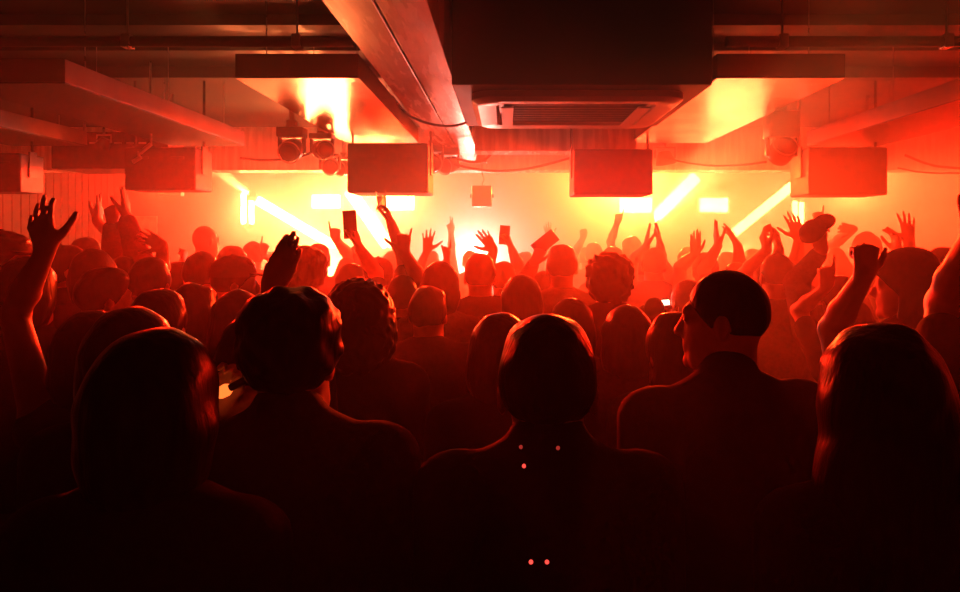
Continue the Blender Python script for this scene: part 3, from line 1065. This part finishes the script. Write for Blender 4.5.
# front rows, nearest the camera
P('A', 548, 318, 1.35, 'person with short cropped hair edged in red light, glowing red dots on the dark jacket', 'short', hs=1.1, sleeve='long', cloth=0, wide=1.02)
P('B', 290, 290, 1.36, 'person with thick dark hair and a faint pale collar, just before the raised flat hand', 'tousled', turn=-8, sleeve='long', cloth=1)
P('C', 726, 270, 1.66, 'tall man with short dark hair, face turned sideways with a red-lit nose and lips', 'buzz', hs=.97, yaw=14, turn=48, sleeve='long', cloth=0, wide=1.05)
P('D', 150, 330, 1.16, 'person with big rounded dark hair, beside the small glowing orange spot', 'bob', hs=1.02, sleeve='long', cloth=0)
P('E', 884, 334, 1.18, 'person with smooth long dark hair rimmed red, head lowest below the raised fist', 'mane', hs=.97, sleeve='long', cloth=0)
P('F', 90, 312, 2.0, 'dark figure raising one big open hand against the fluted wall', 'bob', sleeve='none', skin=2, L=(46, 250, 30, 194, 'raised', 'f', .0, (-.5, .3, -.5)))
P('m33', 128, 308, 1.72, 'dark round head with a soft red edge, just above the big rounded dark hair', 'bob', cloth=0)
P('H', 1010, 285, 1.8, 'person cut off by the picture edge, bare forearm raised with a thin red rim', 'short', sleeve='short', L=(976, 232, 1003, 190, 'flat', 'l', .0, (.12, .5, -.4)))
P('I', 903, 328, 2.0, 'short person lifting a dark clenched fist on a bare forearm rimmed with red', 'short', sleeve='none', skin=2, L=(864, 276, 871, 236, 'thumb', 'f', .0, (-.05, .5, -.5)))
P('J', 908, 251, 2.65, 'person with full long hair, face in profile edged with bright red light', 'mane', yaw=20, turn=38, cloth=1)
P('leaf', 250, 318, 1.85, 'person holding up one dark flat hand shaped like a leaf, plus a small orange spot', 'short', sleeve='short', R=(272, 292, 297, 222, 'leaf', 'f', .0), L=(214, 412, 227, 386, 'hold', 'b', -.12))
P('m10', 500, 314, 2.0, 'dark round head just behind the shoulder of the person with cropped hair', 'bob', cloth=0)
P('m1', 358, 278, 2.15, 'person with a wide mop of frizzy dark hair, behind the tousled hair', 'frizzy', cloth=0)
P('m11', 628, 306, 2.35, 'shadowy person with a smooth bob, between the cropped head and the profile man', 'bob', cloth=1)
P('m12', 676, 312, 2.35, 'person with red-rimmed hair, half hidden by the face of the profile man', 'long', cloth=1, turn=20)
P('m9', 572, 299, 2.6, 'person with a low round head and thin red rim, right above the cropped head', 'bob', cloth=1)
P('m30', 155, 291, 2.4, 'dark round head with a red streak on one side, below the two stacked heads', 'short', cloth=0)
P('m31', 192, 283, 2.65, 'person with long hair outlined by a thin red arc', 'long', cloth=1)
P('m32', 236, 291, 2.65, 'person with long straight hair, tucked behind the shoulder of the tousled head', 'long', cloth=0)
P('m34', 102, 268, 2.9, 'person with red light along the cheek, beside the large dark forearm', 'short', turn=-40, cloth=0)
P('G', 2, 229, 3.2, 'man in a peaked cap in profile at the dark picture edge', 'short', yaw=-20, turn=-62, hat='cap', cloth=0)
P('G2', 24, 258, 2.7, 'almost black figure below the peaked cap', 'bob', sleeve='long', cloth=0)
# middle rows
P('m2', 428, 287, 3.1, 'person with ears showing and a bright rim round the head, below the rounded bob', 'short', cloth=1, turn=-12)
P('m3', 440, 262, 3.45, 'person with a wide rounded bob, below the single pointing finger', 'bob', cloth=2)
P('m4', 480, 254, 3.9, 'person with tidy round head under the square hanging fixture', 'short', cloth=1, wide=1.05)
P('m6', 522, 275, 3.15, 'person with smooth rounded hair in the very centre of the crowd', 'bob', cloth=2)
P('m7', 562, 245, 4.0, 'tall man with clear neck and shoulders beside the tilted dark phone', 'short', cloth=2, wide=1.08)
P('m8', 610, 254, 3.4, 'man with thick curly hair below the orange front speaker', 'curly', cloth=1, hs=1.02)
P('m13', 652, 298, 3.0, 'short person with a hair bun, holding a tiny glinting phone', 'bun', cloth=1, R=(662, 330, 664, 304, 'hold', 'b', .02))
P('m15', 690, 280, 3.5, 'person with plain short hair, just beside the profile face of the tall man', 'bob', cloth=2)
P('m16', 778, 253, 3.75, 'broad backed man with a smooth round head beneath two entwined hands', 'buzz', cloth=2, wide=1.1)
P('m18', 842, 276, 3.4, 'person lifting a dark rolled cap on a thick forearm', 'short', sleeve='long', cloth=2, L=(822, 250, 818, 220, 'hold', 'b', .0))
P('m27', 852, 300, 3.0, 'person with a thumb raised from a low dark hand', 'bob', sleeve='short', L=(826, 287, 831, 254, 'point', 'f', .0))
P('m19', 886, 255, 4.25, 'person with plain round head behind the profile with full long hair', 'bob', cloth=2)
P('m20', 949, 248, 3.3, 'person with dark cropped hair by the edge, near the open hand on the orange wall', 'short', cloth=1)
P('m21', 92, 249, 3.35, 'dark round head beside the two raised fingers', 'bob', cloth=1, R=None)
P('m22', 148, 258, 3.35, 'person with a broad dark round head, beneath the slim hand pointing sideways', 'short', cloth=1, wide=1.05)
P('m23', 122, 257, 3.85, 'person with flat topped head and both arms up in loose sleeves', 'short', sleeve='long', baggy=.016, cloth=4, L=(112, 222, 108, 203, 'fist', 'f', .1), R=(126, 216, 123, 190, 'flat', 'l', .1, (-.35, .7, -.4)))
P('m24', 68, 241, 3.6, 'person with bright rim on cheek and neck, beside the big dark forearm', 'bun', turn=-55, cloth=1)
P('m25', 84, 238, 4.6, 'tall person raising two fingers against the red wall', 'short', sleeve='short', cloth=1, R=(97, 221, 102, 193, 'peace', 'l', .0))
P('m26', 200, 252, 3.65, 'person with a neat dark head below the orange silhouette of a tall man', 'short', cloth=1)
P('m27b', 177, 262, 4.1, 'person with small round head, one arm stretched out with an open hand', 'short', sleeve='none', cloth=1, L=(163, 246, 147, 238, 'open', 'b', -.35, (.9, .1, -.3)))
P('m28', 234, 254, 3.55, 'person in a peaked cap, profile towards the crossing light bars', 'short', yaw=-15, turn=-50, hat='cap', cloth=1)
P('m28b', 232, 246, 4.2, 'person with a low wavy head just behind the peaked cap wearer near the bars', 'bob', cloth=2)
P('m29', 205, 226, 5.7, 'very tall bald man, plain orange silhouette above the crowd', 'bald', cloth=2, turn=-35)
P('m26b', 190, 268, 4.9, 'small person with one loosely closed hand up beside the tall bald man', 'bob', L=(182, 263, 185, 246, 'fist', 'l', .0))
P('m35', 303, 247, 3.6, 'person with wavy pale red hair, beside the dark flat hand', 'curly', hairc=2, hs=1.02, cloth=2)
P('m36', 318, 244, 5.3, 'orange tinted person behind the wavy hair, index finger raised high', 'short', sleeve='short', cloth=2, R=(337, 241, 330, 214, 'point', 'f', .0))
P('m50', 350, 264, 3.9, 'person filming with a phone held overhead', 'short', sleeve='short', R=(359, 248, 354, 222, 'hold', 'l', .0))
P('m50b', 357, 246, 5.6, 'orange tinted person directly behind the raised phone', 'short', cloth=2)
P('m38', 378, 256, 4.1, 'person in a flat topped cap raising a shining glass', 'short', hat='cap', sleeve='short', cloth=1, R=(391, 223, 383, 196, 'hold', 'l', .0))
P('m39', 402, 276, 3.75, 'person making a fist with thumb and little finger out, beside the raised glass', 'short', sleeve='short', R=(404, 252, 403, 226, 'shaka', 'f', .0))
P('m40', 416, 271, 4.6, 'person holding one hand wide open with spread fingers', 'long', sleeve='none', L=(427, 251, 429, 224, 'spread', 'f', .0))
P('m41', 446, 272, 4.4, 'hidden person whose single pointing finger sticks up over the rounded bob', 'short', sleeve='short', L=(446, 263, 451, 241, 'point', 'l', .0))
P('m5', 503, 262, 4.5, 'person with one open hand and one hand gripping a dark phone overhead', 'short', sleeve='short', L=(494, 250, 482, 233, 'open', 'b', .0), R=(512, 250, 507, 231, 'hold', 'l', .0))
P('m42', 545, 272, 4.5, 'person tilting a dark phone sideways', 'short', sleeve='long', cloth=2, L=(534, 262, 544, 246, 'hold', 'f', .0))
P('m43', 738, 263, 4.45, 'person with both hands up, fingers open in a clap', 'short', sleeve='short', cloth=1, L=(718, 246, 714, 214, 'flat', 'r', .0), R=(738, 246, 724, 221, 'open', 'l', .0))
P('m44', 768, 267, 4.3, 'person raising two hands crossed at the wrists, fingers bent', 'short', sleeve='short', L=(767, 250, 758, 217, 'relaxed', 'r', .0), R=(779, 250, 774, 219, 'relaxed', 'l', .0))
P('m45', 788, 263, 4.45, 'person with an upright slim open hand, beside the upright light strips', 'short', sleeve='none', R=(799, 238, 791, 209, 'open', 'f', .0))
P('m46', 812, 262, 5.0, 'orange tinted person with a finger up behind the rolled cap', 'bob', cloth=2, L=(817, 224, 822, 201, 'point', 'f', .0))
P('m48', 867, 232, 5.2, 'tall orange tinted person with a bent hand reaching sideways', 'bob', cloth=2, L=(854, 229, 836, 227, 'claw', 'b', .0))
P('m49', 918, 262, 4.0, 'person with a wide open raised hand against the orange wall', 'short', sleeve='short', L=(898, 252, 897, 233, 'relaxed', 'l', .0), R=(909, 241, 908, 210, 'spread', 'f', .0))
# far rows in the glow
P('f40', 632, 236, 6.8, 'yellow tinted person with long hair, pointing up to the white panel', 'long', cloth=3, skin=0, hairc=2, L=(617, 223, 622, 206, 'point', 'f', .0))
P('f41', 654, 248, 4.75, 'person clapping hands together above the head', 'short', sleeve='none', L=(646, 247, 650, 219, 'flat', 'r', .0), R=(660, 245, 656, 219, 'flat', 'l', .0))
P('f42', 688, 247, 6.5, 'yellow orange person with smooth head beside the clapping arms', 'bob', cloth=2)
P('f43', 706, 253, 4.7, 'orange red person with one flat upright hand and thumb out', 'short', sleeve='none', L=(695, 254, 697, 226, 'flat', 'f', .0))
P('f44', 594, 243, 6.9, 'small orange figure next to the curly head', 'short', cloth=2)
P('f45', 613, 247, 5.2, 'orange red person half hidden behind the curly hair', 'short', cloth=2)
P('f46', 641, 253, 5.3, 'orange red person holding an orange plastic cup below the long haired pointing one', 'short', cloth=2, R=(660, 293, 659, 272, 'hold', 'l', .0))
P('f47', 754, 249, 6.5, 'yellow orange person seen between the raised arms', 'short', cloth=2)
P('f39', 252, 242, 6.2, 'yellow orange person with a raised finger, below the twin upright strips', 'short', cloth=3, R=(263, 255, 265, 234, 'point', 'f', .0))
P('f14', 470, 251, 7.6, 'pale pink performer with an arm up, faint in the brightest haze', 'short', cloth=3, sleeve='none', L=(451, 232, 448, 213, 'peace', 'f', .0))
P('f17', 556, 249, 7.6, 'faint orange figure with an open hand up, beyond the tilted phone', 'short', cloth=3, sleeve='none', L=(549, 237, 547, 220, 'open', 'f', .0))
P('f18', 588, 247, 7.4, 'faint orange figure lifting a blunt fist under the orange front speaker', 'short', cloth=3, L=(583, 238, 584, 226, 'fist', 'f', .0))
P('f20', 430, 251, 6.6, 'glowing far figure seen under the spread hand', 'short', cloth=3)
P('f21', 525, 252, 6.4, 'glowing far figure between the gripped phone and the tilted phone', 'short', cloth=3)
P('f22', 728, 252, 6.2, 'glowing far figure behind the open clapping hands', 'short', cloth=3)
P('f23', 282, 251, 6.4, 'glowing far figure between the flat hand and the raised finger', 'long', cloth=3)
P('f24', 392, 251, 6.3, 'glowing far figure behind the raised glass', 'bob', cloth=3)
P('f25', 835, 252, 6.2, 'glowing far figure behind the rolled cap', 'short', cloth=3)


settle()
BUILT = {}
for n_, p_ in enumerate(PEOPLE):
    BUILT[p_['key']] = build_person(p_, n_)


# ------------------------------------------------------------------ things held up in the crowd
M_screen = principled('phone_glass', (.03, .03, .035), 0.12, scale=4, var=.1)
M_glint = emitter('glint_glow', (1.0, .75, .5), 5.0)  # emission stands in for a small bright glint


def place(key):
    """Where a grip is: position, finger direction, palm normal, thumb side."""
    return [Vector(v) for v in GRIPS[key]]


def axes(up, front):
    """A frame whose z runs along `up` and whose -y looks along `front`."""
    z = Vector(up).normalized()
    y = -(Vector(front) - z * Vector(front).dot(z)).normalized()
    x = y.cross(z)
    return Matrix((x, y, z)).transposed().to_4x4()


def phone(c, up, front, label, h=.15, w=.075, screen=None):
    o = empty('phone', c, label, 'phone', 'phones held up')
    o.matrix_world = Matrix.Translation(c) @ axes(up, front)
    bm = bmesh.new(); box(bm, -w / 2, w / 2, -.004, .004, -h / 2, h / 2, .0035, seg=3); finish('body', bm, M_phone, o, smooth=35)
    bm = bmesh.new(); box(bm, -w / 2 + .004, w / 2 - .004, -.0048, -.0038, -h / 2 + .006, h / 2 - .006); finish('screen', bm, screen or M_screen, o)
    bm = bmesh.new(); box(bm, w / 2 - .032, w / 2 - .008, .0038, .0062, h / 2 - .04, h / 2 - .01, .002)
    for k in (0, 1): lathe(bm, [(0, 0), (.007, 0), (.007, .003), (0, .003)], 14, Matrix.Translation((w / 2 - .02, .006, h / 2 - .018 - k * .015)) @ Matrix.Rotation(-math.pi / 2, 4, 'X'))
    finish('camera_block', bm, M_fix, o)
    return o


g = place('m50R')
c = at(350, 224.5, g[0].y - .03)
phone(c, (-.06, 0, 1), (0, -1, .1), 'upright dark phone held overhead, red glints on its screen', .165, .08)
g = place('m5R')
phone(at(504.5, 235, g[0].y - .02), (.08, 0, 1), (0, -1, .05), 'small dark phone gripped above the crowd below the square hanging fixture', .13, .07)
g = place('m42L')
phone(at(545, 242.5, g[0].y - .03), (.78, 0, .62), (0, -1, .1), 'dark phone tilted sideways, beside the tall man with clear shoulders', .17, .09)
g = place('m13R')
phone(at(662, 303, g[0].y - .03), (1, 0, .08), (.1, -1, .35), 'tiny phone glowing as a bright glint, held low in front of the hair bun', .075, .03, M_glint)

# shining glass
g = place('m38R')
c = at(382.5, 208, g[0].y - .01)
o = empty('drinking_glass', c, 'shining straight sided glass in a raised hand before the white panel', 'glass')
o.rotation_euler = (0, -.12, 0)
M_glass = bpy.data.materials.new('clear_glass'); M_glass.use_nodes = True
b_ = M_glass.node_tree.nodes['Principled BSDF']
b_.inputs['Transmission Weight'].default_value = 1; b_.inputs['Roughness'].default_value = .05; b_.inputs['IOR'].default_value = 1.3
b_.inputs['Base Color'].default_value = (1, .96, .9, 1)
bm = bmesh.new(); lathe(bm, [(0, 0), (.027, 0), (.033, .11), (.031, .11), (.0255, .008), (0, .008)], 28); finish('tumbler', bm, M_glass, o, smooth=40)
M_drink = bpy.data.materials.new('pale_drink'); M_drink.use_nodes = True
b_ = M_drink.node_tree.nodes['Principled BSDF']
b_.inputs['Transmission Weight'].default_value = 1; b_.inputs['Roughness'].default_value = .1; b_.inputs['IOR'].default_value = 1.25
b_.inputs['Base Color'].default_value = (1, .85, .5, 1)
bm = bmesh.new(); lathe(bm, [(0, .0085), (.025, .0085), (.029, .075), (0, .075)], 24); finish('drink', bm, M_drink, o, smooth=40)

# orange plastic cup
g = place('f46R')
c = at(659, 280, g[0].y - .03)
o = empty('plastic_cup', c, 'glowing orange plastic cup held low under the clapping hands', 'cup')
M_cup = bpy.data.materials.new('orange_plastic'); M_cup.use_nodes = True
b_ = M_cup.node_tree.nodes['Principled BSDF']
b_.inputs['Base Color'].default_value = (.95, .42, .06, 1); b_.inputs['Transmission Weight'].default_value = .75; b_.inputs['Roughness'].default_value = .45; b_.inputs['IOR'].default_value = 1.15
bm = bmesh.new(); lathe(bm, [(0, 0), (.045, 0), (.062, .15), (.065, .153), (.065, .157), (.06, .156), (.043, .006), (0, .006)], 28); finish('cup_wall', bm, M_cup, o, smooth=40)
bm = bmesh.new(); lathe(bm, [(0, .007), (.042, .007), (.054, .11), (0, .11)], 24); finish('drink', bm, M_drink, o, smooth=40)

# the rolled cap
g = place('m18L')
c = at(816, 234, g[0].y)
bm = bmesh.new(); cap_hat(bm, .6)
o = tag(finish('peaked_cap', bm, M_cloths[1], None, c, smooth=40), 'dark peaked cap held up in a fist beside the upright light strips', 'cap')
o.rotation_euler = (.9, .5, -1.2)

# small emissive orange spot in a hand, low at the side
g = place('leafL')
c = at(229, 388.5, g[0].y - .05)
o = empty('glowing_spot', c, 'small glowing orange spot low between the two nearest dark heads', 'lamp')
o.rotation_euler = (0, math.radians(62), 0)
bm = bmesh.new(); lathe(bm, [(0, .0), (.009, .002), (.0095, .06), (0, .062)], 18); finish('dark_stem', bm, M_fix, o, smooth=40)
bm = bmesh.new(); lathe(bm, [(0, -.040), (.008, -.037), (.0145, -.024), (.0155, -.006), (.011, .003), (0, .003)], 20)
finish('glowing_tip', bm, emitter('spot_glow', (1.0, .13, .02), 1.7), o, smooth=60)

# small red dots on the nearest jacket, made emissive, and the pale collar
from mathutils.bvhtree import BVHTree
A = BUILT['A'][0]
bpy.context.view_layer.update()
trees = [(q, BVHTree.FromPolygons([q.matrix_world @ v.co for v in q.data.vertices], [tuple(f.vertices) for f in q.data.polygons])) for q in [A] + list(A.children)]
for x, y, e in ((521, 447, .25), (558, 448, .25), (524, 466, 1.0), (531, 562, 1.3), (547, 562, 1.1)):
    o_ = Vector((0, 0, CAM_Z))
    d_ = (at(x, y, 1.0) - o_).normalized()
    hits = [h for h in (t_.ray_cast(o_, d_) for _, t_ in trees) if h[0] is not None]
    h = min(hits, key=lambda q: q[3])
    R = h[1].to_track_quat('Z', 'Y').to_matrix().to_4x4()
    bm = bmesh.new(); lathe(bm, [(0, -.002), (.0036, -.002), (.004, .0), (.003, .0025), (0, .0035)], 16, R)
    q = finish('glowing_dot', bm, emitter('dot_glow', (1.0, .07, .05), e), A, smooth=60)
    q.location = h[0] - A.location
B_, Mh, hs, H, s_ = BUILT['B']
bm = bmesh.new()
ring = [Vector((.075 * math.cos(a), .07 * math.sin(a) - .012, .815 * H + .062 + .012 * math.sin(a))) for a in [2 * math.pi * k / 40 for k in range(41)]]
tube(bm, ring, .013, 8, cap=False)
finish('collar', bm, M_cloths[3], B_, smooth=60)


# ------------------------------------------------------------------ haze in the room
bm = bmesh.new(); box(bm, WL + .03, WR - .03, YF + .02, YB - .025, .002, CEIL_Z - .003)
hz = finish('haze', bm, haze_material())
tag(hz, 'thin lit smoke haze filling the whole club room, thickest by the stage', 'haze', kind='stuff')
